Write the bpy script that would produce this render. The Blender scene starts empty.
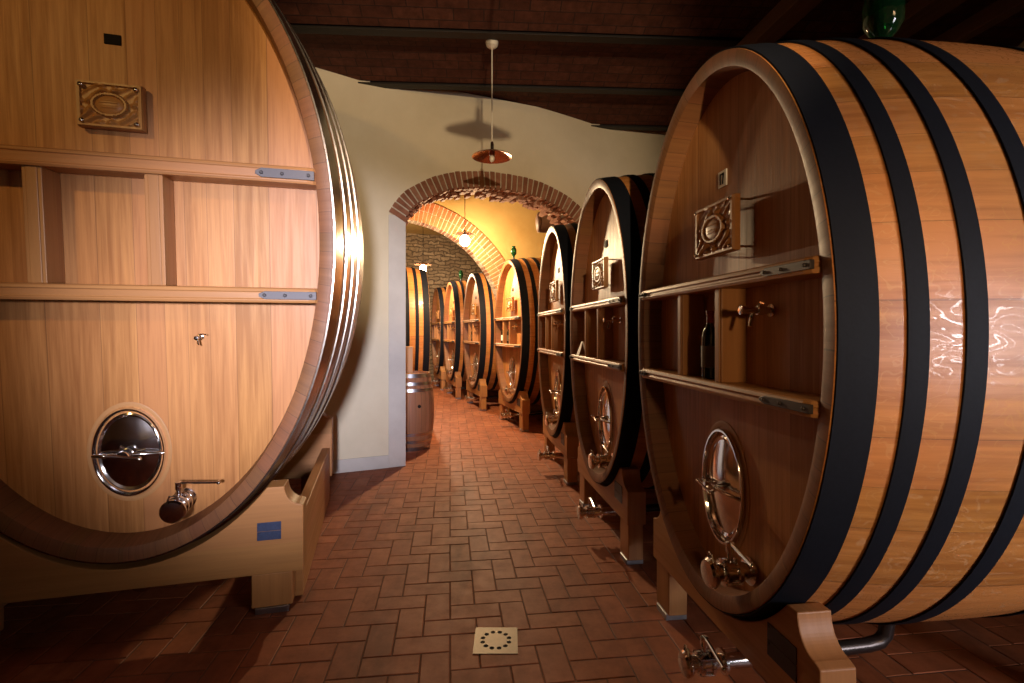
import bpy, math, random
from mathutils import Vector, Matrix
PI = math.pi
R = math.radians
random.seed(7)
sc = bpy.context.scene
C = sc.collection

# ---------------------------------------------------------------- camera, world, light, exposure
EYE = 1.6
cam_d = bpy.data.cameras.new('camera'); cam = bpy.data.objects.new('camera', cam_d); C.objects.link(cam)
cam.location = (0, 0, EYE); cam.rotation_euler = (PI/2, 0, 0)
cam_d.sensor_width = 36; cam_d.lens = 18.0; cam_d.shift_y = -10.5/1024
cam_d.clip_start = 0.02
sc.camera = cam
w = bpy.data.worlds.new('world'); sc.world = w; w.use_nodes = True
w.node_tree.nodes['Background'].inputs[0].default_value = (0.9, 0.8, 0.75, 1)
w.node_tree.nodes['Background'].inputs[1].default_value = 0.02
sc.view_settings.view_transform = 'Standard'; sc.view_settings.look = 'None'
sc.view_settings.gamma = 1; sc.view_settings.exposure = 0.35; sc.view_settings.use_curve_mapping = False

def lamp(name, kind, loc, energy, color, size=0.1, aim=None, size_y=None, angle=None, blend=.3):
    d = bpy.data.lights.new(name, kind); o = bpy.data.objects.new(name, d); C.objects.link(o)
    o.location = loc; d.energy = energy; d.color = color
    if kind == 'AREA':
        d.size = size
        if size_y: d.shape = 'RECTANGLE'; d.size_y = size_y
    else: d.shadow_soft_size = size
    if kind == 'SPOT': d.spot_size = R(angle); d.spot_blend = blend
    if aim: o.rotation_euler = (Vector(aim) - Vector(loc)).to_track_quat('-Z', 'Y').to_euler()
    return o
WARM = (1.0, .62, .30); SOFT = (1.0, .80, .58); COOL = (.72, .82, 1.0)
FAR_LAMP = (-.782, 8.5, 3.16)
lamp('far_lamp_light', 'POINT', (FAR_LAMP[0], FAR_LAMP[1], FAR_LAMP[2]-.19), 360, (1, .70, .38), .05)
lamp('end_lamp_light', 'POINT', (-2.12, 12.2, 2.94), 320, (1, .76, .48), .05)
lamp('key_lamp_light', 'SPOT', (-2.6, -1.7, 3.9), 150, (1, .58, .17), .08, aim=(-2.3, 2.6, 3.0), angle=56, blend=.7)
lamp('wall_lamp_light', 'SPOT', (.65, -1.5, 2.64), 640, (1, .76, .47), .035, aim=(-.42, 6.4, 3.75), angle=40, blend=.5)
lamp('flank_lamp_light', 'SPOT', (3.4, -1.8, 3.0), 120, (1, .64, .31), .5, aim=(1.9, 1.6, 1.9), angle=48, blend=.6)
lamp('niche_lamp_light', 'SPOT', (.90, .25, 1.75), 26, (1, .62, .30), .05, aim=(1.0, 2.2, 1.55), angle=62, blend=.8)
lamp('door_daylight', 'SPOT', (.2, -2.2, 1.9), 1800, (.86, .85, 1.0), .18, aim=(-1.22, 2.9, 1.62), angle=31, blend=1.0)
wl = lamp('window_light', 'AREA', (4.3, -1.4, 1.5), 17, (.95, .93, 1.0), 1.0, aim=(2.2, 1.5, 1.4), size_y=1.5)
wl.data.spread = R(54)

# ---------------------------------------------------------------- mesh helper
class MB:
    def __init__(s): s.v = []; s.f = []; s.uv = []; s.m = []; s.sm = []
    def face(s, pts, uvs, m=0, smooth=False):
        b = len(s.v); s.v += [tuple(p) for p in pts]; s.f.append(tuple(range(b, b+len(pts))))
        s.uv.append(uvs); s.m.append(m); s.sm.append(smooth)
    def grid(s, rows, uvs, m=0, smooth=True, flip=False):
        b = len(s.v); n = len(rows[0])
        for r in rows: s.v += [tuple(p) for p in r]
        for i in range(len(rows)-1):
            for j in range(n-1):
                q = [(i, j), (i, j+1), (i+1, j+1), (i+1, j)]
                if flip: q.reverse()
                s.f.append(tuple(b+a*n+c for a, c in q)); s.uv.append([uvs[a][c] for a, c in q]); s.m.append(m); s.sm.append(smooth)
    def box(s, x0, x1, y0, y1, z0, z1, m=0, M=None, grain=None):
        d = (x1-x0, y1-y0, z1-z0); g = grain if grain is not None else d.index(max(d))
        P = lambda i, j, k: Vector(((x0, x1)[i], (y0, y1)[j], (z0, z1)[k]))
        F = [((0,0,0),(0,0,1),(0,1,1),(0,1,0)), ((1,0,0),(1,1,0),(1,1,1),(1,0,1)), ((0,0,0),(1,0,0),(1,0,1),(0,0,1)),
             ((0,1,0),(0,1,1),(1,1,1),(1,1,0)), ((0,0,0),(0,1,0),(1,1,0),(1,0,0)), ((0,0,1),(1,0,1),(1,1,1),(0,1,1))]
        b = len(s.v); idx = {}
        for i in (0,1):
            for j in (0,1):
                for k in (0,1):
                    p = P(i,j,k); idx[(i,j,k)] = len(s.v); s.v.append(tuple(M @ p if M else p))
        for fi, f in enumerate(F):
            ax = fi//2; oth = [a for a in range(3) if a != ax]
            vv = g if g != ax else oth[0]; uu = [a for a in oth if a != vv][0]
            s.f.append(tuple(idx[c] for c in f)); s.uv.append([(P(*c)[uu]+.37*fi, P(*c)[vv]) for c in f]); s.m.append(m); s.sm.append(False)
    def prism(s, poly, y0, y1, m=0, M=None, swap=False):
        """poly in (x, z), counter-clockwise; extruded along y"""
        T = (lambda p: tuple(M @ Vector(p))) if M else (lambda p: p)
        n = len(poly); b = len(s.v)
        s.v += [T((x, y0, z)) for x, z in poly] + [T((x, y1, z)) for x, z in poly]
        uvp = [((z, x) if not swap else (x, z)) for x, z in poly]
        s.f.append(tuple(range(b, b+n))); s.uv.append(uvp); s.m.append(m); s.sm.append(False)
        s.f.append(tuple(range(b+2*n-1, b+n-1, -1))); s.uv.append(uvp[::-1]); s.m.append(m); s.sm.append(False)
        L = 0
        for i in range(n):
            j = (i+1) % n; d = math.dist(poly[i], poly[j])
            s.f.append((b+i, b+n+i, b+n+j, b+j)); s.uv.append([(y0, L), (y1, L), (y1, L+d), (y0, L+d)]); s.m.append(m); s.sm.append(False); L += d
    def lathe(s, prof, M=None, n=24, m=0, sx=1, sy=1, smooth=True):
        """prof (r, h) about local z"""
        rows = []; uvs = []; L = 0
        for i, (r, h) in enumerate(prof):
            if i: L += math.dist(prof[i-1], prof[i])
            row = []; u = []
            for k in range(n+1):
                a = 2*PI*k/n; p = Vector((r*math.cos(a)*sx, r*math.sin(a)*sy, h)); row.append(M @ p if M else p); u.append((a*max(r, .02), L))
            rows.append(row); uvs.append(u)
        s.grid(rows, uvs, m, smooth)
    def tube(s, path, r, n=10, m=0, cap=True):
        path = [Vector(p) for p in path]; rr = r if isinstance(r, (list, tuple)) else [r]*len(path)
        rows = []; uvs = []; t0 = (path[1]-path[0]).normalized()
        up = Vector((0, 0, 1)) if abs(t0.z) < .9 else Vector((1, 0, 0)); L = 0
        for i, p in enumerate(path):
            t = (path[min(i+1, len(path)-1)] - path[max(i-1, 0)]).normalized()
            a = t.cross(up).normalized(); b2 = t.cross(a).normalized(); up = b2.cross(t) if False else up
            if i: L += (p-path[i-1]).length
            rows.append([p + rr[i]*(a*math.cos(2*PI*k/n)+b2*math.sin(2*PI*k/n)) for k in range(n+1)]); uvs.append([(2*PI*rr[i]*k/n, L) for k in range(n+1)])
        s.grid(rows, uvs, m)
        if cap:
            s.face(rows[0][:-1][::-1], [(0, 0)]*n, m); s.face(rows[-1][:-1], [(0, 0)]*n, m)
    def ball(s, c, r, m=0, n=12, k=8, sc3=(1, 1, 1)):
        M = Matrix.Translation(c) @ Matrix.Diagonal((*sc3, 1))
        s.lathe([(r*math.sin(PI*i/k)+1e-5, -r*math.cos(PI*i/k)) for i in range(k+1)], M, n, m)
    def build(s, name, mats, parent=None, bevel=0, weld=True):
        me = bpy.data.meshes.new(name); me.from_pydata(s.v, [], s.f)
        for mt in (mats if isinstance(mats, (list, tuple)) else [mats]): me.materials.append(mt)
        ul = me.uv_layers.new(name='UVMap'); i = 0
        for fi, p in enumerate(me.polygons):
            p.material_index = s.m[fi]; p.use_smooth = s.sm[fi]
            for q in s.uv[fi]: ul.data[i].uv = q; i += 1
        if weld:
            import bmesh
            bm = bmesh.new(); bm.from_mesh(me); bmesh.ops.remove_doubles(bm, verts=bm.verts, dist=1e-5)
            bmesh.ops.recalc_face_normals(bm, faces=bm.faces); bm.to_mesh(me); bm.free()
        if any(s.sm): me.set_sharp_from_angle(angle=R(35))
        o = bpy.data.objects.new(name, me); C.objects.link(o)
        if parent: o.parent = parent
        if bevel:
            b = o.modifiers.new('bevel', 'BEVEL'); b.width = bevel; b.segments = 2; b.limit_method = 'ANGLE'; b.angle_limit = R(40)
        return o

def tag(o, label=None, cat=None, group=None, kind=None):
    if label: o['label'] = label
    if cat: o['category'] = cat
    if group: o['group'] = group
    if kind: o['kind'] = kind
    return o
def empty(name, loc=(0, 0, 0), rz=0, tilt=0, label=None, cat=None, group=None):
    o = bpy.data.objects.new(name, None); C.objects.link(o); o.empty_display_size = .1
    o.location = loc; o.rotation_euler = (tilt, 0, rz)
    return tag(o, label, cat, group)
def copy_tree(o, parent=None, skip=()):
    c = o.copy(); C.objects.link(c)
    if parent: c.parent = parent
    for ch in list(o.children):
        if ch.name.split('.')[0] not in skip: copy_tree(ch, c, skip)
    return c

# ---------------------------------------------------------------- materials
class NT:
    def __init__(s, name):
        s.mat = bpy.data.materials.new(name); s.mat.use_nodes = True; s.t = s.mat.node_tree; s.b = s.t.nodes['Principled BSDF']
    def n(s, typ, ins=None, **kw):
        x = s.t.nodes.new(typ)
        for k, v in kw.items(): setattr(x, k, v)
        for k, v in (ins or {}).items(): s.put(x.inputs[k], v)
        return x
    def put(s, sock, v):
        if isinstance(v, bpy.types.NodeSocket): s.t.links.new(v, sock)
        elif isinstance(v, bpy.types.Node): s.t.links.new(v.outputs[0], sock)
        else:
            if sock.type == 'RGBA' and len(v) == 3: v = (*v, 1)
            sock.default_value = v
    def math(s, op, a, b=0.0, c=0.0): return s.n('ShaderNodeMath', {0: a, 1: b, 2: c}, operation=op).outputs[0]
    def mix(s, f, a, b, mode='MIX'):
        x = s.n('ShaderNodeMix', data_type='RGBA', blend_type=mode); s.put(x.inputs[0], f); s.put(x.inputs[6], a); s.put(x.inputs[7], b); return x.outputs[2]
    def ramp(s, f, stops):
        x = s.n('ShaderNodeValToRGB', {0: f}); e = x.color_ramp.elements
        while len(e) < len(stops): e.new(.5)
        for i, (p, c) in enumerate(stops): e[i].position = p; e[i].color = (*c, 1) if len(c) == 3 else c
        return x.outputs[0]
    def bsdf(s, **kw):
        for k, v in kw.items(): s.put(s.b.inputs[k.replace('_', ' ')], v)
        return s.mat
    def bump(s, h, strength=.3, dist=.01): return s.n('ShaderNodeBump', {'Height': h, 'Strength': strength, 'Distance': dist}).outputs[0]

def wood(name, base, dark, width=.15, rough=.45, var=.25, seam=.5, fleck=False, grain=.35):
    t = NT(name); uv = t.n('ShaderNodeUVMap'); sp = t.n('ShaderNodeSeparateXYZ', {0: uv.outputs[0]})
    U, V = sp.outputs[0], sp.outputs[1]; rnd = t.n('ShaderNodeObjectInfo').outputs['Random']
    jit = t.math('MULTIPLY', t.n('ShaderNodeTexNoise', {'Vector': t.n('ShaderNodeCombineXYZ', {0: U, 1: 3.1}), 'Scale': 1.7, 'Detail': 0}).outputs[0], width*3)
    q = t.math('DIVIDE', t.math('ADD', U, jit), width); pid = t.math('FLOOR', t.math('ADD', q, t.math('MULTIPLY', rnd, 37.0)))
    fr = t.math('FRACT', t.math('ADD', q, t.math('MULTIPLY', rnd, 37.0)))
    wn = t.n('ShaderNodeTexWhiteNoise', {'W': pid}, noise_dimensions='1D')
    vec = t.n('ShaderNodeCombineXYZ', {0: t.math('MULTIPLY', U, 42), 1: t.math('MULTIPLY', V, 1.6), 2: t.math('MULTIPLY', pid, 5.3)})
    g1 = t.n('ShaderNodeTexNoise', {'Vector': vec, 'Scale': 1.0, 'Detail': 5, 'Roughness': .62, 'Distortion': .35}).outputs[0]
    vec2 = t.n('ShaderNodeCombineXYZ', {0: t.math('MULTIPLY', U, 5), 1: t.math('MULTIPLY', V, .8), 2: t.math('MULTIPLY', pid, 2.3)})
    g2 = t.n('ShaderNodeTexNoise', {'Vector': vec2, 'Scale': 1.0, 'Detail': 2}).outputs[0]
    f = t.math('ADD', t.math('MULTIPLY', t.math('SUBTRACT', g1, .5), grain*2.6), t.math('MULTIPLY', t.math('SUBTRACT', g2, .5), .9))
    f = t.math('ADD', f, t.math('MULTIPLY', t.math('SUBTRACT', wn.outputs[0], .5), var*2.4)); f = t.math('ADD', f, .42)
    f = t.n('ShaderNodeClamp', {0: f}).outputs[0]
    col = t.mix(f, base, dark)
    hue = t.n('ShaderNodeHueSaturation', {'Color': col, 'Hue': t.math('ADD', .493, t.math('MULTIPLY', wn.outputs[0], .014)), 'Saturation': 1.0, 'Value': t.math('ADD', 1-var*.35, t.math('MULTIPLY', wn.outputs[0], var*.7))}).outputs[0]
    ed = t.math('ABSOLUTE', t.math('SUBTRACT', fr, .5)); sm = t.math('GREATER_THAN', ed, .5-.0016/width)
    col = t.mix(t.math('MULTIPLY', sm, seam), hue, tuple(c*.25 for c in dark))
    ro = t.math('ADD', rough, t.math('MULTIPLY', t.math('SUBTRACT', g1, .5), .25)); cc = 0.0
    if fleck:
        v3 = t.n('ShaderNodeCombineXYZ', {0: t.math('MULTIPLY', U, 16), 1: t.math('MULTIPLY', V, 7), 2: t.math('MULTIPLY', pid, 3.1)})
        nz = t.n('ShaderNodeTexNoise', {'Vector': v3, 'Scale': 1.0, 'Detail': 1.5, 'Distortion': 1.2}).outputs[0]
        b = t.math('ABSOLUTE', t.math('SUBTRACT', t.math('FRACT', t.math('MULTIPLY', nz, 6.0)), .5))
        line = t.math('LESS_THAN', b, .07); ro = t.math('SUBTRACT', ro, t.math('MULTIPLY', line, .22))
        col = t.mix(t.math('MULTIPLY', line, .14), col, (.85, .6, .36))
    nb = t.bump(t.math('SUBTRACT', g1, t.math('MULTIPLY', sm, 1.0)), .18, .004)
    return t.bsdf(Base_Color=col, Roughness=ro, Normal=nb, Specular_IOR_Level=.35)

def plain(name, col, rough=.5, metal=0, noise=.0, scale=20, bump=0, **kw):
    t = NT(name); c = col
    tc = t.n('ShaderNodeTexCoord').outputs['Object']; nz = t.n('ShaderNodeTexNoise', {'Vector': tc, 'Scale': scale, 'Detail': 5, 'Roughness': .6}).outputs[0]
    if noise: c = t.mix(nz, tuple(x*(1-noise) for x in col), tuple(min(1, x*(1+noise)) for x in col))
    r = t.math('ADD', rough-.06, t.math('MULTIPLY', nz, .12))
    d = dict(Base_Color=c, Roughness=r, Metallic=metal)
    if bump: d['Normal'] = t.bump(nz, bump, .01)
    return t.bsdf(**d, **kw)

OAK = (.55, .252, .085); OAKD = (.36, .175, .062)
M = {}
M['head'] = wood('oak_head', OAK, (.30, .112, .030), .16, .46, .42, .4, grain=.75)
M['stave'] = wood('oak_staves', (.50, .200, .050), (.26, .085, .018), .19, .42, .30, .5, fleck=True, grain=.8)
M['chime'] = wood('oak_stave_ends', (.22, .088, .033), (.12, .045, .017), .10, .5, .30, .55, grain=.5)
M['rail'] = wood('oak_rail', (.46, .215, .078), (.26, .11, .036), .4, .40, .1, .0)
M['beam'] = wood('oak_beam', (.45, .20, .065), (.25, .10, .03), .6, .5, .1, .0)
M['plaque'] = wood('carved_oak', (.46, .22, .07), (.28, .12, .035), .5, .38, .1, .0)
M['barrel'] = wood('barrel_oak', (.36, .17, .085), (.20, .085, .04), .06, .55, .35, .7)
M['joist'] = wood('dark_joist', (.16, .075, .035), (.08, .035, .018), .5, .6, .1, .0)
M['hoop_black'] = plain('black_painted_hoop', (.008, .009, .013), .6, 0, .3, 60, .05, Specular_IOR_Level=.07)
M['hoop_steel'] = plain('steel_hoop', (.30, .26, .23), .24, 1, .15, 30)
M['chrome'] = plain('polished_steel', (.76, .74, .74), .12, 1, .05, 12)
M['brushed'] = plain('brushed_steel', (.15, .125, .10), .48, .75, .35, 25)
M['dull'] = plain('dull_steel_plate', (.11, .10, .105), .6, .5, .15, 90)
M['dark_plate'] = plain('dark_steel_plate', (.05, .04, .04), .5, .4, .3, 60)
M['blue_plate'] = plain('bluish_metal_label', (.045, .06, .12), .42, .35, .35, 80)
M['cream'] = plain('cream_enamel', (.75, .68, .55), .4, 0, .05, 40)
M['black'] = plain('black_enamel', (.010, .008, .008), .75, Specular_IOR_Level=.15)
M['white'] = plain('white_card', (.85, .82, .78), .6)
M['galv'] = plain('galvanised_hoop', (.42, .43, .47), .32, 1, .15, 60)
M['copper'] = plain('smoky_copper_glass', (.42, .20, .12), .22, .85, .1, 20)
M['iron'] = plain('dark_iron', (.016, .011, .009), .55, .3, .3, 30)
M['rubber'] = plain('dark_pipe', (.04, .03, .028), .3, .6, .2, 30)
M['cut'] = plain('routed_oak', (.46, .23, .085), .5, 0, .1, 60)
def glassy(name, col, rough=.05, trans=.9):
    t = NT(name); return t.bsdf(Base_Color=col, Roughness=rough, Transmission_Weight=trans, IOR=1.45)
M['green_glass'] = glassy('green_glass', (.03, .20, .07))
M['wine'] = plain('dark_wine_glass', (.012, .014, .012), .08)
M['label'] = plain('paper_label', (.10, .075, .05), .6, 0, .1, 50)
M['wine_red'] = plain('red_capsule', (.22, .02, .02), .35)
t = NT('lamp_glow'); M['glow'] = t.bsdf(Base_Color=(1, .9, .7), Emission_Color=(1, .80, .52), Emission_Strength=45.0)

def plaster(name, col, dark, sc_=1.2):
    t = NT(name); tc = t.n('ShaderNodeTexCoord').outputs['Object']
    a = t.n('ShaderNodeTexNoise', {'Vector': tc, 'Scale': sc_, 'Detail': 6, 'Roughness': .6}).outputs[0]
    b = t.n('ShaderNodeTexNoise', {'Vector': tc, 'Scale': 14, 'Detail': 6, 'Roughness': .65}).outputs[0]
    col2 = t.mix(t.ramp(a, [(.35, (0, 0, 0)), (.68, (1, 1, 1))]), col, dark)
    return t.bsdf(Base_Color=col2, Roughness=.85, Normal=t.bump(b, .25, .012), Specular_IOR_Level=.2)
M['plaster'] = plaster('cream_plaster', (.76, .67, .50), (.66, .57, .41))
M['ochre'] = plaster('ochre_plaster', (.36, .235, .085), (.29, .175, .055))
M['trimwhite'] = plaster('pale_painted_plaster', (.62, .58, .53), (.54, .50, .46), 3)

def island_brick(name, cols, rough=.75, bump=.4, spec=.3, wear=True):
    t = NT(name); g = t.n('ShaderNodeNewGeometry').outputs['Random Per Island']; tc = t.n('ShaderNodeTexCoord').outputs['Object']
    c = t.ramp(g, [(i/(len(cols)-1), k) for i, k in enumerate(cols)])
    a = t.n('ShaderNodeTexNoise', {'Vector': tc, 'Scale': 9, 'Detail': 7, 'Roughness': .65}).outputs[0]
    b = t.n('ShaderNodeTexNoise', {'Vector': tc, 'Scale': 60, 'Detail': 4}).outputs[0]
    c = t.mix(t.ramp(a, [(.38, (0, 0, 0)), (.75, (.65, .65, .65))]), c, tuple(x*.5 for x in cols[0]))
    if wear:
        d = t.n('ShaderNodeTexNoise', {'Vector': t.n('ShaderNodeVectorMath', {0: tc, 1: (2.6, .55, 1)}, operation='MULTIPLY').outputs[0], 'Scale': 1.3, 'Detail': 6, 'Roughness': .6}).outputs[0]
        c = t.mix(t.ramp(d, [(.50, (0, 0, 0)), (.70, (.6, .6, .6))]), c, tuple(x*.36 for x in cols[0]))
    r = t.math('ADD', rough-.12, t.math('MULTIPLY', a, .25))
    return t.bsdf(Base_Color=c, Roughness=r, Normal=t.bump(t.math('ADD', t.math('MULTIPLY', a, .6), t.math('MULTIPLY', b, .4)), bump, .006), Specular_IOR_Level=spec)
M['tile'] = island_brick('terracotta_tile', [(.27, .076, .028), (.34, .102, .040), (.30, .086, .032), (.38, .124, .050)], .62, .22, .28)
M['grout'] = plain('dark_grout', (.12, .06, .04), .9, 0, .3, 40)
M['brick'] = island_brick('old_red_brick', [(.24, .095, .055), (.34, .15, .09), (.28, .115, .065), (.40, .20, .125)], .85, .9, .2, False)
M['brick2'] = island_brick('orange_arch_brick', [(.26, .08, .03), (.36, .12, .045), (.30, .10, .038)], .85, .8, .2, False)
M['mortar'] = plain('grey_mortar', (.48, .40, .30), .95, 0, .2, 30, .5)

def coursed(name, c1, c2, mort, bw, bh, ms, bump=.6, warp=.0, rough=.85):
    t = NT(name); uv = t.n('ShaderNodeUVMap').outputs[0]
    if warp:
        nz = t.n('ShaderNodeTexNoise', {'Vector': uv, 'Scale': 3.0, 'Detail': 3})
        uv = t.n('ShaderNodeVectorMath', {0: uv, 1: t.n('ShaderNodeVectorMath', {0: nz.outputs['Color'], 1: (warp, warp, 0)}, operation='MULTIPLY').outputs[0]}, operation='ADD').outputs[0]
    b = t.n('ShaderNodeTexBrick', {'Vector': uv, 'Color1': c1, 'Color2': c2, 'Mortar': mort, 'Scale': 1.0, 'Mortar Size': ms, 'Mortar Smooth': .3, 'Brick Width': bw, 'Row Height': bh, 'Bias': 0.0})
    nz2 = t.n('ShaderNodeTexNoise', {'Vector': uv, 'Scale': 11, 'Detail': 6, 'Roughness': .65}).outputs[0]
    c = t.mix(t.ramp(nz2, [(.35, (0, 0, 0)), (.75, (.8, .8, .8))]), b.outputs[0], tuple(x*.4 for x in c1))
    h = t.math('SUBTRACT', t.math('MULTIPLY', nz2, .5), b.outputs[1])
    return t.bsdf(Base_Color=c, Roughness=rough, Normal=t.bump(h, bump, .02), Specular_IOR_Level=.2)
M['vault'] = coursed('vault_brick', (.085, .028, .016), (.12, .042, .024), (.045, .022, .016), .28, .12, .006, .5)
M['stone'] = coursed('old_stone_wall', (.22, .15, .09), (.36, .26, .16), (.10, .07, .045), .33, .11, .014, 1.0, .30)

# ---------------------------------------------------------------- setting
# floor: herringbone terracotta, one mesh of tiles over a grout bed
def floor():
    m = MB(); a = R(6.9); ca, sa = math.cos(a), math.sin(a)
    Wd, Ln, g, h = .143, .286, .0022, .0035
    m.face([(-7, -3.5, -.003), (7.5, -3.5, -.003), (7.5, 20, -.003), (-7, 20, -.003)], [(0, 0)]*4, 1)
    def tile(x0, y0, x1, y1):
        cx, cy = (x0+x1)/2, (y0+y1)/2
        X, Y = cx*ca-cy*sa, cx*sa+cy*ca
        if not (-5.2 < X < 5.2 and -2.4 < Y < 18.3): return
        if Y > 7 and X > 2.4: return
        x0 += g; x1 -= g; y0 += g; y1 -= g; b = .004; dz = random.uniform(-.0012, .0012)
        tp = [(x0+b, y0+b), (x1-b, y0+b), (x1-b, y1-b), (x0+b, y1-b)]; bt = [(x0, y0), (x1, y0), (x1, y1), (x0, y1)]
        T = lambda p, z: (p[0]*ca-p[1]*sa, p[0]*sa+p[1]*ca, z)
        k = len(m.v); m.v += [T(p, dz) for p in tp] + [T(p, -h) for p in bt]
        m.f.append((k, k+1, k+2, k+3)); m.uv.append([(0, 0)]*4); m.m.append(0); m.sm.append(False)
        for i in range(4):
            j = (i+1) % 4; m.f.append((k+4+i, k+4+j, k+j, k+i)); m.uv.append([(0, 0)]*4); m.m.append(0); m.sm.append(False)
    # 90-degree herringbone lattice: horizontal and vertical tile share a step of (W, W); rows repeat along (2W,-2W)
    for i in range(-90, 120):
        for j in range(-45, 75):
            ox = i*Wd + j*2*Wd; oy = i*Wd - j*2*Wd
            if not (-9 < ox < 10 and -5 < oy < 20): continue
            tile(ox, oy, ox+Ln, oy+Wd)
            tile(ox, oy+Wd, ox+Wd, oy+Wd+Ln)
    o = m.build('floor', [M['tile'], M['grout']], weld=False); tag(o, 'terracotta herringbone brick floor', kind='structure')
floor()

# arch wall between the two rooms (local frame: x along wall, y into wall)
WA = math.atan(.43); Mw = Matrix.Translation((0, 6.615, 0)) @ Matrix.Rotation(WA, 4, 'Z')
OUT = [(-1.573, 2.99), (-1.423, 3.22), (-1.165, 3.40), (-.83, 3.545), (-.40, 3.612), (-.02, 3.615), (.42, 3.565), (.911, 3.37), (1.30, 3.02)]
def catmull(P, k=8):
    Q = [(2*P[0][0]-P[1][0], 2*P[0][1]-P[1][1])] + P + [(2*P[-1][0]-P[-2][0], 2*P[-1][1]-P[-2][1])]; r = []
    for i in range(1, len(Q)-2):
        for j in range(k):
            t = j/k; r.append(tuple(.5*(2*Q[i][c]+(Q[i+1][c]-Q[i-1][c])*t+(2*Q[i-1][c]-5*Q[i][c]+4*Q[i+1][c]-Q[i+2][c])*t*t+(3*Q[i][c]-Q[i-1][c]-3*Q[i+1][c]+Q[i+2][c])*t**3) for c in (0, 1)))
    return r + [P[-1]]
def resample(P, step):
    L = [0]
    for i in range(1, len(P)): L.append(L[-1]+math.dist(P[i-1], P[i]))
    n = round(L[-1]/step); out = []
    for q in range(n+1):
        d = L[-1]*q/n; i = max(k for k in range(len(L)) if L[k] <= d+1e-9); i = min(i, len(P)-2)
        f = (d-L[i])/(L[i+1]-L[i]); out.append(tuple(P[i][c]+(P[i+1][c]-P[i][c])*f for c in (0, 1)))
    return out
def normals(P):
    r = []
    for i in range(len(P)):
        a, b = P[max(i-1, 0)], P[min(i+1, len(P)-1)]; d = math.dist(a, b); r.append(((b[1]-a[1])/d, -(b[0]-a[0])/d))
    return r   # towards the opening for a left-to-right arch
arc = resample(catmull(OUT), .078); nrm = normals(arc)
mid = [(p[0]+n[0]*.12, p[1]+n[1]*.12) for p, n in zip(arc, nrm)]
TH = .42; TOP = 4.56
m = MB(); poly = [(-5.6, 0), (-1.38, 0), (-1.38, 2.9)] + mid[1:-1] + [(1.20, 2.95), (1.20, 0), (5.6, 0), (5.6, TOP), (-5.6, TOP)]
m.prism(poly, 0, TH, 0, Mw)
tag(m.build('wall_back', [M['plaster']]), 'cream plastered wall with a wide brick arch', kind='structure')
m = MB()
for i in range(len(arc)-1):
    for row in range(4):
        y0, y1 = (-.012, .10) if row == 0 else (.105*row, .105*row+.098)
        if row == 3: y1 = TH+.01
        e = .055*0
        jin = random.uniform(-.012, .012) if row == 0 else random.uniform(-.055, .03)
        p0, p1, n0, n1 = arc[i], arc[i+1], nrm[i], nrm[i+1]; q = .12
        a = (p0[0]+(p1[0]-p0[0])*q, p0[1]+(p1[1]-p0[1])*q); b = (p1[0]+(p0[0]-p1[0])*q, p1[1]+(p0[1]-p1[1])*q)
        jo = random.uniform(-.004, .004); ln = .215 - jin
        if row == 0: jj = random.uniform(-.006, .006)
        P4 = [(a[0]+n0[0]*jo, a[1]+n0[1]*jo), (a[0]+n0[0]*ln, a[1]+n0[1]*ln), (b[0]+n1[0]*ln, b[1]+n1[1]*ln), (b[0]+n1[0]*jo, b[1]+n1[1]*jo)]
        if row: P4[0] = (a[0]+n0[0]*.1, a[1]+n0[1]*.1); P4[3] = (b[0]+n1[0]*.1, b[1]+n1[1]*.1)
        m.prism(P4, y0, y1, 0, Mw)
ring_m = [(p[0]+n[0]*.01, p[1]+n[1]*.01) for p, n in zip(arc, nrm)] + [(p[0]+n[0]*.19, p[1]+n[1]*.19) for p, n in list(zip(arc, nrm))[::-1]]
m.prism(ring_m, -.004, TH, 1, Mw)
tag(m.build('trim_1', [M['brick'], M['mortar']], weld=False), 'rough brick ring around the arch', kind='structure')
m = MB(); m.box(-1.573, -1.372, -.008, .16, 0, 2.965, 0, Mw); tag(m.build('trim_2', M['trimwhite'], bevel=.006), 'pale painted jamb strip of the arch', kind='structure')
m = MB(); m.box(-5.6, -1.574, -.016, 0, 0, .15, 0, Mw); tag(m.build('baseboard_back', M['trimwhite'], bevel=.004), 'pale skirting along the cream wall', kind='structure')

# second arch wall of the far room
WB = math.atan(.33); M2 = Matrix.Translation((0, 9.62, 0)) @ Matrix.Rotation(WB, 4, 'Z')
cx2, cz2, Ro, Ri = -2.1, 1.64, 2.32, 1.93
def circ(r, a0, a1, n): return [(cx2-r*math.cos(a0+(a1-a0)*k/n), cz2+r*math.sin(a0+(a1-a0)*k/n)) for k in range(n+1)]
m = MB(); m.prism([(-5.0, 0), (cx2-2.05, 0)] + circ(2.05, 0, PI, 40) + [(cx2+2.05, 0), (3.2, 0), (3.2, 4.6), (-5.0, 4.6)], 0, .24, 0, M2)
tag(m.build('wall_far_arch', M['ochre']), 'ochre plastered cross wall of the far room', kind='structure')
m = MB(); N2 = 88
co, ci = circ(Ro, 0, PI, N2), circ(Ri, 0, PI, N2)
for i in range(N2):
    q = .08; L = lambda a, b, t: (a[0]+(b[0]-a[0])*t, a[1]+(b[1]-a[1])*t)
    for (r0, r1) in ((0, .49), (.51, 1)):
        A, B = L(co[i], co[i+1], q), L(co[i], co[i+1], 1-q); A2, B2 = L(ci[i], ci[i+1], q), L(ci[i], ci[i+1], 1-q)
        m.prism([L(A, A2, r0), L(A, A2, r1), L(B, B2, r1), L(B, B2, r0)], -.03+random.uniform(-.003, .003), .26, 0, M2)
m.prism(co + ci[::-1], -.022, .255, 1, M2)
tag(m.build('trim_3', [M['brick2'], M['mortar']], weld=False), 'orange brick arch ring in the far room', kind='structure')

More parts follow.
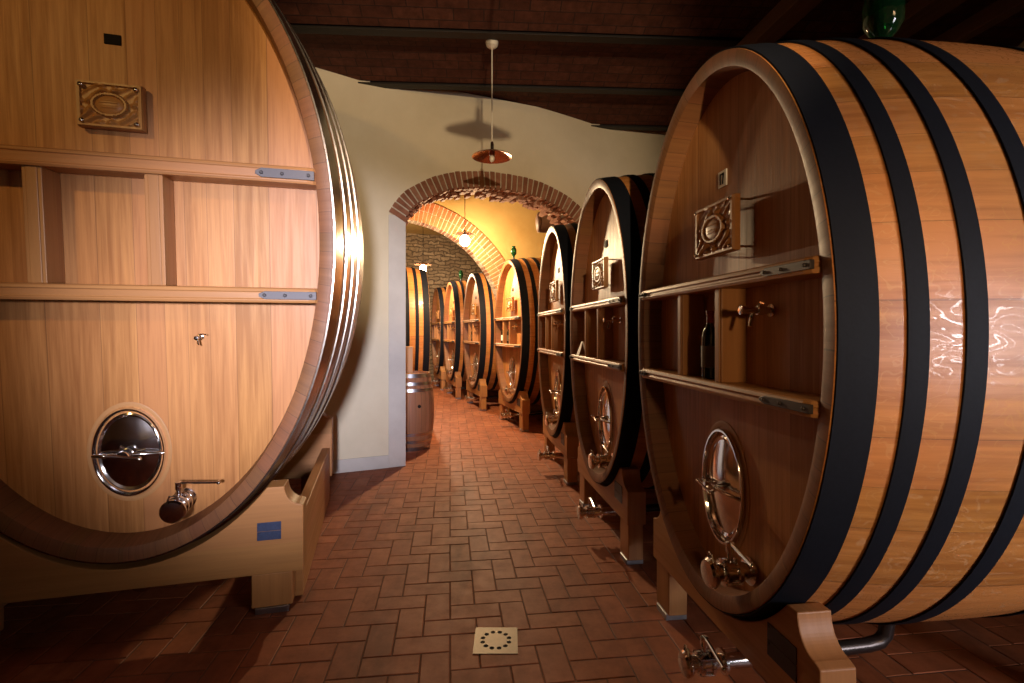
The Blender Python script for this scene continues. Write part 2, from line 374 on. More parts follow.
def wallbox(name, x0, x1, y0, y1, z0, z1, mat, lab, rot=0, loc=(0, 0, 0)):
    mm = Matrix.Translation(loc) @ Matrix.Rotation(rot, 4, 'Z'); m = MB()
    P = lambda x, y, z: mm @ Vector((x, y, z))
    for (a, b) in (((x0, y0), (x1, y0)), ((x1, y0), (x1, y1)), ((x1, y1), (x0, y1)), ((x0, y1), (x0, y0))):
        d = math.dist(a, b); m.face([P(*a, z0), P(*b, z0), P(*b, z1), P(*a, z1)], [(0, z0), (d, z0), (d, z1), (0, z1)])
    m.face([P(x0, y0, z1), P(x1, y0, z1), P(x1, y1, z1), P(x0, y1, z1)], [(0, 0), (1, 0), (1, 1), (0, 1)])
    return tag(m.build(name, mat), lab, kind='structure')
wallbox('wall_end', -7, 5, 0, .3, 0, 4.6, M['stone'], 'rough stone end wall of the far room', WB, (0, 16.6, 0))
wallbox('wall_far_left', -5.3, -5.1, 4.2, 17.5, 0, 4.6, M['stone'], 'stone side wall of the far room')
wallbox('wall_far_right', 2.75, 2.95, 8.2, 18.6, 0, 4.6, M['ochre'], 'ochre side wall of the far room')
wallbox('wall_left', -5.3, -5.1, -2.5, 4.4, 0, 4.6, M['plaster'], 'plastered left wall')
wallbox('wall_right', 5.1, 5.3, -2.5, 9.2, 0, 4.6, M['plaster'], 'plastered right wall')
wallbox('wall_front', -5.3, 5.3, -2.7, -2.5, 0, 4.6, M['plaster'], 'plastered wall opposite the arch')

# ceiling: shallow brick vaults between steel joists
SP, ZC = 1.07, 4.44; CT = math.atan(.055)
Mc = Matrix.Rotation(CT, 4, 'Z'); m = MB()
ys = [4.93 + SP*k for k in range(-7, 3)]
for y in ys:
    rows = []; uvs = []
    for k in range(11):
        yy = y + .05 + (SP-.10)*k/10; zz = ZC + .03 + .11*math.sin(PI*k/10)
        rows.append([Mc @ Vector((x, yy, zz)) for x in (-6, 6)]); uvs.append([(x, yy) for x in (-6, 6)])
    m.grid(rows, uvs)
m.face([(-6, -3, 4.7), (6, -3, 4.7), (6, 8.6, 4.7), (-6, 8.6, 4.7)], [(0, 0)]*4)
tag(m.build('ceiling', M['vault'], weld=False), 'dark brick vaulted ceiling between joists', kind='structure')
for i, y in enumerate(ys):
    m = MB(); m.box(-6, 6, y-.055, y+.055, ZC-.005, ZC+.012, 0, Mc); m.box(-6, 6, y-.008, y+.008, ZC, ZC+.2, 0, Mc)
    tag(m.build('trim_%d' % (10+i), M['iron'], bevel=.002), 'dark steel ceiling joist', kind='structure')
m = MB(); m.face([(-5.4, 4.55, 4.57), (3.2, 8.2, 4.57), (3.2, 19, 4.57), (-5.4, 19, 4.57)], [(0, 0)]*4)
o = m.build('ceiling_far', M['ochre']); tag(o, 'plastered ceiling of the far room', kind='structure')
for i, (x, wd, z, mt) in enumerate(((4.62, .11, 4.24, 'rail'), (4.0, .26, 4.26, 'joist'), (2.9, .2, 4.28, 'joist'))):
    m = MB(); mm = Matrix.Rotation(R(6.9), 4, 'Z'); m.box(x-wd/2, x+wd/2, -1.5, 5.9 - i*.0, z, z+.14, 0, mm)
    tag(m.build('trim_%d' % (30+i), M['joist'], bevel=.006), 'dark timber under the ceiling joists at right', kind='structure')
# duct stub sticking out of the far side wall
m = MB(); m.tube([(.42, 8.0, 3.30), (2.74, 8.6, 3.30)], .16, 24); m.ball((.42, 8.0, 3.30), .157, n=20, sc3=(.35, 1, 1))
tag(m.build('round_timber', plain('smoked_timber', (.07, .028, .014), .6, 0, .3, 12)), 'dark round timber end poking out at right inside the arch', 'beam')

# ---------------------------------------------------------------- casks
def ell(a, b, th): return (a*math.sin(th), -b*math.cos(th))
def per(a, b): h = ((a-b)/(a+b))**2; return PI*(a+b)*(1+3*h/(10+math.sqrt(4-3*h)))
def make_cask(P):
    """local frame: origin on the floor below the head centre, x along the head, y into the body, z up"""
    a, b, L, G, zc, rec, th = P['a'], P['b'], P['L'], P['G'], P['zc'], P['rec'], P['th']; k = b/1.2
    N = 144; g = lambda s: G*(1-(2*s/L-1)**2)
    root = empty('oval_cask'); T = Matrix.Translation((0, 0, zc))
    if P.get('tilt'): T = T @ Matrix.Rotation(P['tilt'], 4, 'X')
    # every part is built in the cask's own (tilted) frame
    def B(m, name, mats, parent=root, bevel=0, **kw):
        m.v = [tuple(T @ Vector(p)) for p in m.v]; return m.build(name, mats, parent, bevel, **kw)
    pl = per(a, b)
    def ringrow(off, s): return [Vector((ell(a+off, b+off, 2*PI*q/N)[0], s, ell(a+off, b+off, 2*PI*q/N)[1])) for q in range(N+1)]
    # staves: outer skin, chime face, inner lip
    m = MB(); S = [L*i/20 for i in range(21)]
    m.grid([ringrow(g(s), s) for s in S], [[(pl*q/N, s) for q in range(N+1)] for s in S], 0)
    for s0, sg in ((0, 1), (L, -1)):
        R1 = [(-.004, s0), (-th*.55, s0), (-th, s0+sg*.012), (-th-.012, s0+sg*(rec+.02))]
        m.grid([ringrow(0, s0)] + [ringrow(o_, s_) for o_, s_ in R1[:2]] + [ringrow(*R1[2])], [[(pl*q/N, v) for q in range(N+1)] for v in (0, .004, .03, .065)], 1, smooth=False)
        m.grid([ringrow(*R1[2]), ringrow(*R1[3])], [[(pl*q/N, v) for q in range(N+1)] for v in (0, rec)], 0 if P.get('inner_light') else 1)
    B(m, 'staves', [M['stave'], M['chime']])
    # heads
    for s0, nm in ((rec, 'head'), (L-rec, 'rear_head')):
        m = MB(); ai, bi = a-th-.004, b-th-.004; sg = 1 if s0 == rec else -1
        pts = [ell(ai, bi, 2*PI*q/N) for q in range(N)]
        m.prism(pts[::1], s0, s0+sg*.04, 0, swap=True); B(m, nm, M['head'])
    # hoops
    for s0, s1 in P['hoops']:
        m = MB(); t = .006*k; pr = [(s0, 0), (s0, t), ((s0+s1)/2, t+.001), (s1, t), (s1, 0)]
        rows = [ringrow(g(s)+o_+.0015, s) for s, o_ in pr]
        m.grid(rows, [[(pl*q/N, s) for q in range(N+1)] for s, o_ in pr], 0, smooth=False)
        for f in range(len(m.sm)): m.sm[f] = True
        # riveted lap joint on the upper side
        th0 = R(205)
        for q in (0, 1):
            for dy in ((.3,) if s1-s0 < .08 else (.3, .7)):
                x, z = ell(a+g(s0)+t, b+g(s0)+t, th0+q*.05); m.ball((x, s0+(s1-s0)*dy, z), .009*k, n=8, k=5)
        B(m, 'hoop', M[P['hoopmat']])
    # rails with steel end plates
    for z0, z1 in P['rails']:
        zz = max(abs(z0), abs(z1)); hw = (a-th*.75)*math.sqrt(1-(zz/(b-th))**2)
        pj = P['proj']; m = MB()
        prof = [(-pj, z0+.012), (-pj+.004, z0), (rec, z0), (rec, z1), (-pj+.01, z1), (-pj+.004, z1-.006), (-pj, z1-.02), (-pj+.006, z1-.024), (-pj+.006, z0+.022), (-pj, z0+.018)]
        n = len(prof); xs = [-hw, -hw+.02, -hw+.05, hw-.05, hw-.02, hw]; ys_ = [.03, .008, 0, 0, .008, .03]
        rows = [[Vector((x, y+(e if y < .01 else 0), z)) for y, z in prof+prof[:1]] for x, e in zip(xs, ys_)]
        m.grid(rows, [[(i*.03, x) for i in range(n+1)] for x in xs], 0, smooth=False)
        m.face(rows[0][:-1], [(p.y, p.z) for p in rows[0][:-1]]); m.face(rows[-1][:-1][::-1], [(p.y, p.z) for p in rows[-1][:-1]][::-1])
        r = B(m, 'rail', M['rail'], bevel=.002)
        zm = (z0+z1)/2
        for sg, ln in ((1, P.get('plen', .26*k)), (-1, .10*k)):
            m = MB(); hz = (z1-z0)*.27; xe = hw-.012
            pp = [(xe, zm-hz), (xe, zm+hz), (xe-ln+.03, zm+hz), (xe-ln, zm+hz*.35), (xe-ln, zm-hz*.35), (xe-ln+.03, zm-hz)]
            if sg < 0: pp = [(-x, z) for x, z in pp]
            m.prism(pp, -pj-.004, -pj+.012); 
            for fx in (.1, .55, .9): m.ball((sg*(xe-ln*fx), -pj-.004, zm), .007*k, n=8, k=5)
            e = B(m, 'end_plate', M[P['platemat']], r, bevel=.0015)
    # dividers
    zl, zh = P['rails'][1][1], P['rails'][0][0]
    for x in P['div']:
        wd = P['divw']; m = MB(); y0 = -P['proj']+.022
        m.box(x-wd/2, x+wd/2, y0, rec, zl, zh, 0, grain=2); m.box(x-wd*.3, x+wd*.3, y0-.005, y0+.01, zl, zh, 0, grain=2)
        B(m, 'divider', M['rail'], bevel=.004)
    # carved plaque on four stand-offs
    px, pz, pw, ph = P['plaque']; y0 = rec-P['stand']; m = MB(); nx, nz = 64, 48
    def relief(u, v):   # u, v in -1..1
        fr = 0 if max(abs(u), abs(v)) > .985 else .012
        if max(abs(u), abs(v)) > .86: return fr
        e = math.hypot(u/.50, v/.46)
        if e < .9: return .006 + .012*math.sqrt(max(0, 1-(e/.9)**2)) + (.003 if abs(v-.1) < .03 and abs(u) < .3 or abs(v+.1) < .03 and abs(u) < .22 else 0)
        if e < 1.12: return .019
        d = math.sin(9.5*u+2.2*math.sin(5*v))*math.cos(8.5*v+2.0*math.sin(4.5*u))
        return .002 + .015*max(0, d+.25)*min(1, (e-1.12)*4+.3)
    rows = []
    for j in range(nz+1):
        v = -1+2*j/nz; rows.append([Vector((px+pw/2*(-1+2*i/nx), y0-relief(-1+2*i/nx, v)*k*.9, pz+ph/2*v)) for i in range(nx+1)])
    m.grid(rows, [[(pz+p.x, p.z) for p in r_] for r_ in rows], 0, smooth=True)
    m.box(px-pw/2, px+pw/2, y0, y0+.024*k, pz-ph/2, pz+ph/2, 0)
    pq = B(m, 'carved_plaque', M['plaque'], weld=False)
    for sx in (-1, 1):
        for sz in (-1, 1):
            m = MB(); cx, cz = px+sx*(pw/2-.018*k), pz+sz*(ph/2-.018*k)
            m.tube([(cx, y0-.012*k-.004, cz), (cx, rec, cz)], .005*k, 8); m.ball((cx, y0-.013*k-.004, cz), .0085*k, n=10, k=6, sc3=(1, .7, 1))
            B(m, 'stud', M['chrome'], pq)
    # number plate
    x, z, wx, wz = P['num']; m = MB(); m.box(x-wx/2, x+wx/2, rec-.006, rec, z-wz/2, z+wz/2)
    B(m, 'number_plate', M[P['nummat']], bevel=.001)
    if P.get('digits'):
        m = MB(); y0, y1 = rec-.0085, rec-.006; h = wz*.33
        m.box(x-.017, x-.010, y0, y1, z-h, z+h); m.box(x-.004, x+.017, y0, y1, z+h-.007, z+h)
        m.prism([(x+.010, z+h-.007), (x+.017, z+h-.007), (x+.010, z-h), (x+.003, z-h)], y0, y1)
        B(m, 'number_mark', M['black'])
    # manhole door
    x, z, wx, wz = P['door']; Dm = Matrix.Translation((x, rec, z)) @ Matrix.Rotation(PI/2, 4, 'X'); asp = wx/wz
    m = MB(); m.lathe([(wz*1.13, 0), (wz*1.13, .003), (wz*1.10, .005), (wz*1.03, .002), (wz*1.03, 0)], Dm, 64, 0, sx=(wx+.02)/(wz+.02)); B(m, 'door_surround', M['cut'])
    m = MB(); m.lathe([(wz, 0), (wz, .016), (wz*.985, .022), (wz*.95, .022), (wz*.93, .012), (wz*.90, -.012), (wz*.885, -.02)], Dm, 64, 0, sx=asp)
    dr = B(m, 'door_rim', M['chrome'])
    m = MB(); m.lathe([(wz*.90, -.02), (wz*.885, .004), (wz*.85, .008), (wz*.80, .002), (wz*.72, .006), (wz*.5, .016), (wz*.25, .022), (1e-4, .024)], Dm, 64, 0, sx=asp)
    dd = B(m, 'manhole_door', M['chrome'])
    m = MB(); y0 = rec-.035
    m.tube([(x-wx*.96, rec-.018, z-.01), (x-wx*.7, y0-.008, z-.004), (x-wx*.3, y0-.022, z), (x, y0-.028, z), (x+wx*.3, y0-.022, z), (x+wx*.7, y0-.008, z-.004), (x+wx*.96, rec-.018, z-.01)], [.008*k]*7, 12)
    m.lathe([(1e-4, .034), (.020*k, .032), (.024*k, .02), (.024*k, -.02), (.014*k, -.03), (.012*k, -.05)], Matrix.Translation((x, y0-.03, z)) @ Matrix.Rotation(PI/2, 4, 'X'), 20)
    B(m, 'crossbar', M['chrome'], dd)
    m = MB(); m.tube([(x-.055*k, y0-.066, z+.012), (x-.02, y0-.062, z+.004), (x+.02, y0-.062, z-.004), (x+.055*k, y0-.066, z-.012)], .006*k, 10)
    m.ball((x-.055*k, y0-.066, z+.012), .010*k); m.ball((x+.055*k, y0-.066, z-.012), .010*k); B(m, 'door_handle', M['chrome'], dd)
    # small sampling tap
    x, z = P['tap']; q = P.get('tapscale', 1.0); yr = rec
    m = MB(); F = Matrix.Translation((x, yr, z)) @ Matrix.Rotation(PI/2, 4, 'X') @ Matrix.Scale(q, 4)
    m.lathe([(.02, 0), (.02, .006), (.011, .008), (.011, .03), (.015, .032), (.015, .05), (.010, .052), (.010, .085), (.014, .088), (.014, .105), (1e-4, .107)], F, 18)
    m.tube([(x, yr-.062*q, z), (x+.0*q, yr-.068*q, z-.02*q), (x+.008*q, yr-.078*q, z-.05*q)], [.008*q, .007*q, .006*q], 10)
    tp = B(m, 'sampling_tap', M['chrome'])
    m = MB(); m.tube([(x, yr-.042*q, z+.010*q), (x, yr-.042*q, z+.022*q), (x+.02*q, yr-.05*q, z+.024*q), (x+.05*q, yr-.055*q, z+.02*q)], .0045*q, 8); B(m, 'tap_lever', M['chrome'], tp)
    # butterfly valves: one low on the head, one below the belly
    def valve(x, y, z, ln, r, into, lever=1):
        F = Matrix.Translation((x, y, z)) @ Matrix.Rotation(PI/2, 4, 'X'); m = MB()
        m.lathe([(r*.75, -into), (r*.75, 0), (r*1.25, .002), (r*1.25, .014), (r*.8, .016), (r*.8, ln*.30), (r*1.2, ln*.31), (r*1.2, ln*.38), (r*.95, ln*.39), (r*.95, ln*.55), (r*1.2, ln*.56), (r*1.2, ln*.64), (r*.8, ln*.66), (r*.8, ln*.8), (r*1.15, ln*.81), (r*1.15, ln*.86)], F, 28)
        for aa in range(4):
            t = PI/4+aa*PI/2; m.tube([(x+r*1.12*math.cos(t), y-ln*.30, z+r*1.12*math.sin(t)), (x+r*1.12*math.cos(t), y-ln*.66, z+r*1.12*math.sin(t))], .0055, 8)
        v = B(m, 'drain_valve', M['chrome'])
        m = MB(); m.lathe([(r*1.3, ln*.85), (r*1.34, ln*.87), (r*1.34, ln*.93), (r*1.15, ln*.98), (r*.5, ln), (1e-4, ln)], F, 28)
        m.tube([(x-r*.5, y-ln*.9, z+r*1.15), (x-r*.3, y-ln*.9, z+r*1.75), (x+r*.3, y-ln*.9, z+r*1.75), (x+r*.5, y-ln*.9, z+r*1.15)], .006, 8)
        B(m, 'cap', M['chrome'], v)
        m = MB(); yy = y-ln*.47; m.lathe([(.012, 0), (.012, r*1.2), (.017, r*1.22), (.017, r*2.1), (1e-4, r*2.15)], Matrix.Translation((x, yy, z+r*.6)), 16)
        m.tube([(x-.012, yy, z+r*2.55), (x+.03, yy, z+r*2.55), (x+lever*.19*P['vs'], yy-.02, z+r*2.45)], [.009, .008, .007], 10); m.ball((x+lever*.19*P['vs'], yy-.02, z+r*2.45), .011)
        B(m, 'valve_lever', M['chrome'], v)
    vx, vz = P['valve']; valve(vx, rec, vz, .20*P['vs'], .045*P['vs'], .0)
    # lower valve on its short elbow out of the belly
    bx, by, bz = P['low']; valve(bx, by, bz, .19*P['vs'], .040*P['vs'], .16)
    m = MB(); rr = .030*P['vs']; ye = .80*k; pth = [(bx, by+.15, bz), (bx, ye-.10, bz+.02), (bx, ye-.04, bz+.03), (bx, ye-.01, bz+.06), (bx, ye, bz+.12), (bx, ye, -b-G+.01)]
    m.tube(pth, rr, 14); B(m, 'drain_pipe', M['rubber'])
    return root

def make_cradle(P):
    a, b, zc = P['a'], P['b'], P['zc']; root = empty('cask_cradle')
    h, zb, zt, thk = P['ch'], P['czb'], P['czt'], P['cth']; cv = P['cove']
    for idx, (s0, lift) in enumerate(P['cs']):
        s = s0+thk/2; g = P['G']*(1-(2*s/P['L']-1)**2); aa, bb = a+g+.012, b+g+.012
        zcs = zc+lift
        zz = lambda x: zcs - bb*math.sqrt(max(0, 1-(x/aa)**2))
        ztt = zt+lift
        xq = aa*math.sqrt(max(0, 1-((zcs-ztt)/bb)**2)); xq = min(xq, h-cv-.02)
        top = []
        top.append((h, ztt-cv*1.15))
        for q in range(1, 16):
            t = q/16*PI/2; top.append((h-cv*.16-cv*.84*math.sin(t)*1.0, ztt-cv*1.15*math.cos(t)*.92))
        top.append((h-cv, ztt)); top.append((xq, ztt))
        cutp = [(xq*math.cos(PI*q/28), zz(xq*math.cos(PI*q/28))) for q in range(1, 28)]
        mir = [(-x, z) for x, z in top[::-1]]
        poly = [(-h, zb), (h, zb)] + top + cutp + mir
        m = MB(); m.prism(poly, s0, s0+thk); m.build('beam', M['beam'], root, bevel=.006)
        for sg in (-1, 1):
            m = MB(); x0 = h-P['footin']-P['footw']; m.box(min(sg*x0, sg*(x0+P['footw'])), max(sg*x0, sg*(x0+P['footw'])), s0+.012, s0+thk-.012, .035, zb, 0, grain=2)
            f = m.build('foot', M['beam'], root, bevel=.006)
            m = MB(); m.box(min(sg*(x0+.02), sg*(x0+P['footw']-.02)), max(sg*(x0+.02), sg*(x0+P['footw']-.02)), s0+.004, s0+thk-.004, 0, .035); m.build('shim', M['galv'], f, bevel=.003)
    pxx, pzz, pw, ph = P['cplate']; s0 = P['cs'][0][0]; m = MB()
    m.box(pxx-pw/2, pxx+pw/2, s0-.004, s0, pzz+.001, pzz+ph/2); m.box(pxx-pw/2, pxx+pw/2, s0-.004, s0, pzz-ph/2, pzz-.001)
    for sx in (-1, 1):
        for sz in (-1, 0): m.ball((pxx-pw/2+.012, s0-.004, pzz+ph/2-.012+sz*ph*.5), .005, n=8, k=5)
    m.build('label_plate', M[P['cplmat']], root, bevel=.001)
    if P.get('side'):
        s1 = P['cs'][1][0]
        for sg in (-1, 1):
            m = MB(); x0, x1 = sorted((sg*(h-.02), sg*(h-.09))); m.box(x0, x1, P['cs'][0][0]+thk, s1, .01, zb+.27, 0); m.build('side_rail', M['beam'], root, bevel=.006)
    return root

# nearest left cask
PL = dict(a=1.055, b=1.716, L=2.45, G=.13, zc=2.097, rec=.165, th=.072, proj=.012, tilt=R(4.83),
          hoops=[(.006, .17), (.26, .36), (.46, .56), (.70, .80), (1.65, 1.75), (1.89, 1.99), (2.09, 2.19), (2.28, 2.444)], hoopmat='hoop_steel',
          rails=[(.295, .384), (-.345, -.265)], platemat='dull', plen=.29, div=(-.315, .195), divw=.082,
          plaque=(-.02, .64, .29, .225), stand=.05, num=(-.02, .985, .075, .05), nummat='black', door=(-.015, -1.175, .172, .245),
          tap=(.345, -.545), tapscale=.8, valve=(.245, -1.455), vs=1.05, low=(.03, .30, -1.90),
          ch=.88, czb=.225, czt=.70, cth=.15, cove=.10, cs=[(.17, .016), (2.15, .182)], footin=.06, footw=.215, cplate=(.70, .47, .125, .10), cplmat='blue_plate', side=True)
left = make_cask(PL); left.location = (-2.005, 2.55, 0); left.rotation_euler = (0, 0, R(14.9))
tag(left, 'huge pale oval cask at the left edge with steel hoops and wide wooden shelf rails', 'cask')
cl = make_cradle(PL); cl.location = (-2.005, 2.55, 0); cl.rotation_euler = (0, 0, R(14.9))
tag(cl, 'oak cradle with a blue metal label under the big pale cask at left', 'cradle')

# casks of the two rows
L1 = 1.76
PR = dict(a=.80, b=1.20, L=L1, G=.075, zc=1.6, rec=.115, th=.062, proj=.02,
          hoops=[(.004, .122), (.205, .268), (.378, .443), (.60, .665), (L1-.665, L1-.60), (L1-.443, L1-.378), (L1-.268, L1-.205), (L1-.122, L1-.004)], hoopmat='hoop_black',
          rails=[(.180, .236), (-.272, -.218)], platemat='dark_plate', div=(-.235, .128), divw=.058,
          plaque=(.03, .455, .33, .235), stand=.075, num=(-.03, .70, .07, .075), nummat='cream', digits=True, door=(-.02, -.71, .172, .262),
          tap=(.33, .08), tapscale=1.25, valve=(.19, -1.0), vs=1.0, low=(.13, .03, -1.41),
          ch=.68, czb=.285, czt=.635, cth=.13, cove=.11, cs=[(.045, 0), (L1-.175, 0)], footin=.02, footw=.17, cplate=(.49, .455, .16, .12), cplmat='dark_plate')
cask = make_cask(PR); crad = make_cradle(PR)
RN, RF, RLF = R(-83.1), R(-72.5), R(107.5)
GC, GK = 'black-hooped oval casks in the two rows', 'oak cradles under the rows of casks'
spots = [
 ((.862, 2.313), RN, 'nearest oval oak cask on the right, black hoops, carved plaque and numbered cream plate', 'oak cradle with dark metal plate under the nearest right-hand cask'),
 ((.655, 4.13), RN, 'second oval cask from the camera on the right, small white card on its lower rail', 'oak cradle under the second cask on the right'),
 ((.436, 5.93), RN, 'third oval cask on the right, standing just in front of the brick arch', 'oak cradle under the third cask on the right, just before the arch'),
 ((-.085, 8.70), RF, 'first oval cask beyond the brick arch on the right, wine bottles in its niches', 'pale oak cradle under the first cask beyond the arch'),
 ((-.864, 10.8), RF, 'second oval cask beyond the arch on the right, glass airlock on its top', 'oak cradle under the second cask beyond the arch'),
 ((-1.55, 12.6), RF, 'third oval cask beyond the arch on the right, lit by the far lamps', 'oak cradle under the third cask beyond the arch'),
 ((-2.15, 14.4), RF, 'farthest oval cask of the right row, partly hidden beside the left far cask', 'farthest oak cradle of the right row'),
 ((-1.74, 10.15), RLF, 'far oval cask on the left beyond the arch, seen from its hooped side', 'oak cradle under the far left cask, behind the small barrel'),
]
for i, ((x, y), rz, lc, lk) in enumerate(spots):
    c = cask if i == 0 else copy_tree(cask, skip=('number_mark', 'number_plate'))
    k = crad if i == 0 else copy_tree(crad)
    if i:
        m = MB(); m.box(-.06, .01, .109, .115, 2.28, 2.335); m.build('number_plate', M['black'], c)
    for o, lab, g, cat in ((c, lc, GC, 'cask'), (k, lk, GK, 'cradle')):
        o.location = (x, y, 0); o.rotation_euler = (0, 0, rz); tag(o, lab, cat, g)

def loc_of(i, lx, ly, lz):
    (x, y), rz = spots[i][0], spots[i][1]; return Vector((x, y, 0)) + Matrix.Rotation(rz, 3, 'Z') @ Vector((lx, ly, lz))
# ---------------------------------------------------------------- loose things
def bottle(p, h, label, white=False, group=None):
    root = empty('wine_bottle', p, 0, 0, label, 'bottle', group); s = h/.30
    m = MB(); m.lathe([(1e-4, .004), (.030*s, 0), (.0365*s, .006*s), (.0365*s, .18*s), (.033*s, .20*s), (.017*s, .232*s), (.0145*s, .25*s), (.0145*s, .285*s), (.017*s, .287*s), (.017*s, .298*s), (1e-4, .30*s)], None, 24); m.build('glass', M['wine'], root)
    m = MB(); m.lathe([(.037*s, .05*s), (.0372*s, .055*s), (.0372*s, .14*s), (.037*s, .145*s)], None, 24); m.build('paper_label', M['white'] if white else M['label'], root)
    m = MB(); m.lathe([(.0152*s, .245*s), (.0152*s, .284*s), (.0176*s, .287*s), (.0176*s, .299*s), (1e-4, .3015*s)], None, 20); m.build('capsule', M['wine_red'], root)
    return root
zr = 1.6-.218+.001
bottle(loc_of(0, -.02, .045, zr), .31, 'dark wine bottle in the middle niche of the nearest right-hand cask')
bottle(loc_of(3, -.40, .05, zr), .30, 'white-labelled bottle in the left niche of the first cask beyond the arch', True)
bottle(loc_of(3, -.05, .05, zr), .30, 'dark bottle in the middle niche of the first cask beyond the arch')
bottle(loc_of(4, -.05, .05, zr), .30, 'dark bottle in the middle niche of the second cask beyond the arch')
# folded white card on the second cask
p = loc_of(1, -.47, .035, zr); m = MB()
for sg in (-1, 1):
    m.prism([(-.05, 0), (.05, 0), (.022, .13), (-.022, .13)], -.001, .001, 0, Matrix.Rotation(sg*R(20), 4, 'X') @ Matrix.Translation((0, 0, 0)) if False else Matrix.Translation((0, sg*.045, 0)) @ Matrix.Rotation(sg*R(19), 4, 'X'))
o = m.build('folded_card', M['white'], weld=False); o.location = p; o.rotation_euler = (0, 0, RN)
tag(o, 'small folded white card standing in the left niche of the second cask', 'card')
# glass airlocks on top
def airlock(i, s, scale, label, group='green glass airlocks on the cask tops'):
    g = .075*(1-(2*s/L1-1)**2); p = loc_of(i, 0, s, 1.6+1.2+g-.004)
    root = empty('glass_airlock', p, 0, 0, label, 'airlock', group); k = scale
    m = MB(); m.lathe([(1e-4, 0), (.045*k, 0), (.045*k, .02*k), (.035*k, .03*k), (.030*k, .055*k), (1e-4, .056*k)], None, 24); m.build('bung', M['dark_plate'], root)
    m = MB(); m.lathe([(.012*k, .05*k), (.028*k, .06*k), (.030*k, .10*k), (.055*k, .13*k), (.078*k, .17*k), (.080*k, .26*k), (.068*k, .31*k), (.045*k, .335*k), (.045*k, .36*k), (.052*k, .365*k), (.052*k, .375*k), (.040*k, .376*k), (.040*k, .34*k), (.062*k, .30*k), (.072*k, .25*k), (.070*k, .18*k), (.02*k, .12*k), (.012*k, .11*k)], None, 32); m.build('glass_bowl', M['green_glass'], root)
    m = MB(); m.lathe([(.014*k, .07*k), (.014*k, .30*k), (.02*k, .31*k), (.02*k, .33*k), (1e-4, .335*k)], None, 16); m.build('inner_tube', M['chrome'], root)
airlock(0, .90, 1.05, 'green glass airlock standing on top of the nearest right-hand cask')
airlock(3, .12, .62, 'small green glass airlock on the first cask beyond the arch')
airlock(4, .32, .7, 'small green glass airlock on the second cask beyond the arch')
airlock(5, .30, .7, 'small green glass airlock on the third cask beyond the arch')

# small upright barrel behind the jamb
bx, by = -1.40, 7.06; H = 1.03
root = empty('wine_barrel', (bx, by, 0), 0, 0, 'small dark oak barrel standing upright just inside the arch at left', 'barrel')
rb = lambda z: .262 + .062*(1-(2*z/H-1)**2)
m = MB(); n = 48; zs = [H*i/14 for i in range(15)]
m.grid([[Vector((rb(z)*math.cos(2*PI*q/n), rb(z)*math.sin(2*PI*q/n), z)) for q in range(n+1)] for z in zs], [[(1.9*q/n, z) for q in range(n+1)] for z in zs])
m.lathe([(.262, H), (.244, H), (.240, H-.03)], None, n); m.lathe([(.262, 0), (.24, 0)], None, n); m.build('staves', M['barrel'], root)
m = MB(); m.prism([(.241*math.cos(2*PI*q/40), .241*math.sin(2*PI*q/40)) for q in range(40)], -.015, .0, 0, Matrix.Translation((0, 0, H-.03)) @ Matrix.Rotation(PI/2, 4, 'X')); m.build('barrel_head', M['barrel'], root)
for z0, z1 in ((.0, .05), (.10, .14), (.20, .24), (H-.24, H-.20), (H-.155, H-.115), (H-.055, H-.003)):
    m = MB(); m.lathe([(rb(z0)+.001, z0), (rb(z0)+.004, z0), (rb(z1)+.004, z1), (rb(z1)+.001, z1)], None, n); m.build('hoop', M['galv'], root)
m = MB(); m.tube([(rb(.55)*math.cos(R(-58))*.98, rb(.55)*math.sin(R(-58))*.98, .60), (rb(.55)*math.cos(R(-58))*1.02, rb(.55)*math.sin(R(-58))*1.02, .60)], .022, 16); m.build('bung', M['iron'], root)
# box on top of the barrel
root = empty('wooden_box', (bx-.08, by-.02, H), R(14), 0, 'pale wooden box standing on the small upright barrel', 'box')
m = MB(); m.box(-.11, .11, -.11, .11, 0, .34, 0, grain=2); m.build('case', M['cut'], root, bevel=.004)
m = MB(); m.box(-.115, .115, -.115, .115, .34, .355); m.build('lid', M['cut'], root, bevel=.003)

# pendant lamps (switched off) in front of the arch wall; the nearer one hangs above the frame
def pendant(px, py, label):
    root = empty('pendant_lamp', (px, py, 0), 0, 0, label, 'lamp')
    m = MB(); m.lathe([(1e-4, ZC-.055), (.03, ZC-.05), (.055, ZC-.03), (.062, ZC-.005), (.062, ZC+.01)], None, 24); m.build('canopy', M['cream'], root)
    m = MB(); m.tube([(0, 0, ZC-.04), (0, 0, 3.42)], .006, 8); m.build('cord', M['cream'], root)
    m = MB(); m.lathe([(.006, 3.47), (.014, 3.46), (.018, 3.44), (.018, 3.39), (.03, 3.375), (.03, 3.33), (.024, 3.325)], None, 20); m.build('socket', M['chrome'], root)
    m = MB(); m.lathe([(.025, 3.385), (.05, 3.378), (.12, 3.352), (.19, 3.325), (.198, 3.318), (.198, 3.314), (.188, 3.318), (.12, 3.344), (.05, 3.37), (.025, 3.376)], None, 40); m.build('lamp_shade', M['copper'], root)
    m = MB(); m.ball((0, 0, 3.30), .026, n=16, k=10, sc3=(1, 1, 1.3)); m.build('bulb', M['cream'], root)
pendant(-.197, 5.05, 'unlit pendant lamp with a shallow copper disc shade hanging before the arch')
pendant(.15, 2.2, 'unlit pendant lamp hanging nearest the camera, above the aisle')

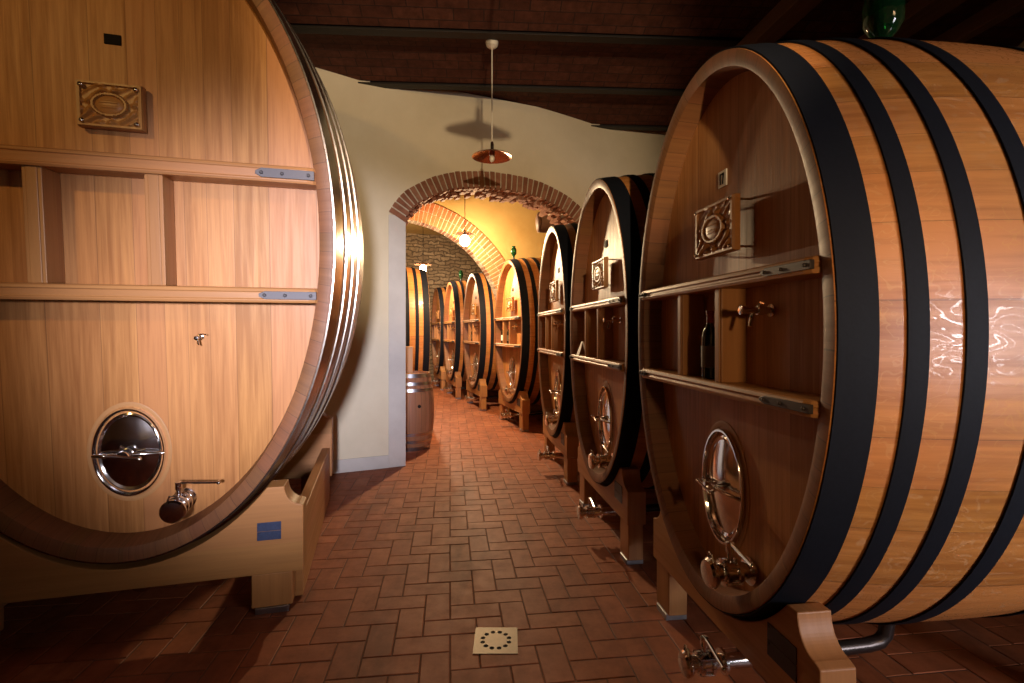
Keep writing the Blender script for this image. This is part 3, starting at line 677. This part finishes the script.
# lit lamps of the far room
def far_lamp(p, label, ztop=4.57):
    x, y, z = p; root = empty('hanging_lamp', (x, y, 0), 0, 0, label, 'lamp', 'lit lamps of the far room')
    m = MB(); m.ball((0, 0, z-.06), .085, n=16, k=10, sc3=(1, 1, 1.1)); b_ = m.build('bulb', M['glow'], root); b_.visible_shadow = True
    m = MB(); m.lathe([(.02, z+.10), (.05, z+.09), (.20, z+.045), (.20, z+.04), (.05, z+.08), (.02, z+.085)], None, 32); m.build('lamp_shade', M['copper'], root)
    m = MB(); m.tube([(0, 0, z+.09), (0, 0, ztop)], .006, 8); m.build('cord', M['iron'], root)
    m = MB(); m.lathe([(.022, z+.03), (.022, z+.10), (.008, z+.12)], None, 14); m.build('socket', M['iron'], root)
far_lamp(FAR_LAMP, 'brightest lit lamp hanging beyond the arch')
far_lamp((-2.12, 12.2, 3.14), 'lower lit lamp above the far left cask')

# floor drain
root = empty('floor_drain', (-.083, 2.645, 0), R(0), 0, 'square steel floor drain with a ring of holes', 'drain')
m = MB(); s = .112; NN = 24; hr = .0125; rr_ = .070
z = .004
# plate with twelve real holes: outer square to ring of small hole cells
cells = 12
def arcpts(c, r, k): return [(c[0]+r*math.cos(2*PI*q/k), c[1]+r*math.sin(2*PI*q/k)) for q in range(k)]
import bmesh as _b
bm = _b.new(); edges = []
def loop(pts):
    vs = [bm.verts.new((x, y, z)) for x, y in pts]; return [bm.edges.new((vs[i], vs[(i+1) % len(vs)])) for i in range(len(vs))]
edges += loop([(-s, -s), (s, -s), (s, s), (-s, s)])
for q in range(cells): edges += loop(arcpts((rr_*math.cos(2*PI*(q+.5)/cells), rr_*math.sin(2*PI*(q+.5)/cells)), hr, 12))
_b.ops.triangle_fill(bm, edges=edges, use_beauty=True)
me = bpy.data.meshes.new('grate'); bm.to_mesh(me); bm.free(); me.materials.append(M['brushed'])
o = bpy.data.objects.new('grate', me); C.objects.link(o); o.parent = root
md = o.modifiers.new('solid', 'SOLIDIFY'); md.thickness = .003; md.offset = -1
m = MB(); m.box(-.10, .10, -.10, .10, .0003, .0008); m.build('pit_shade', M['black'], root)  # flat black sheet standing in for the darkness below the holes
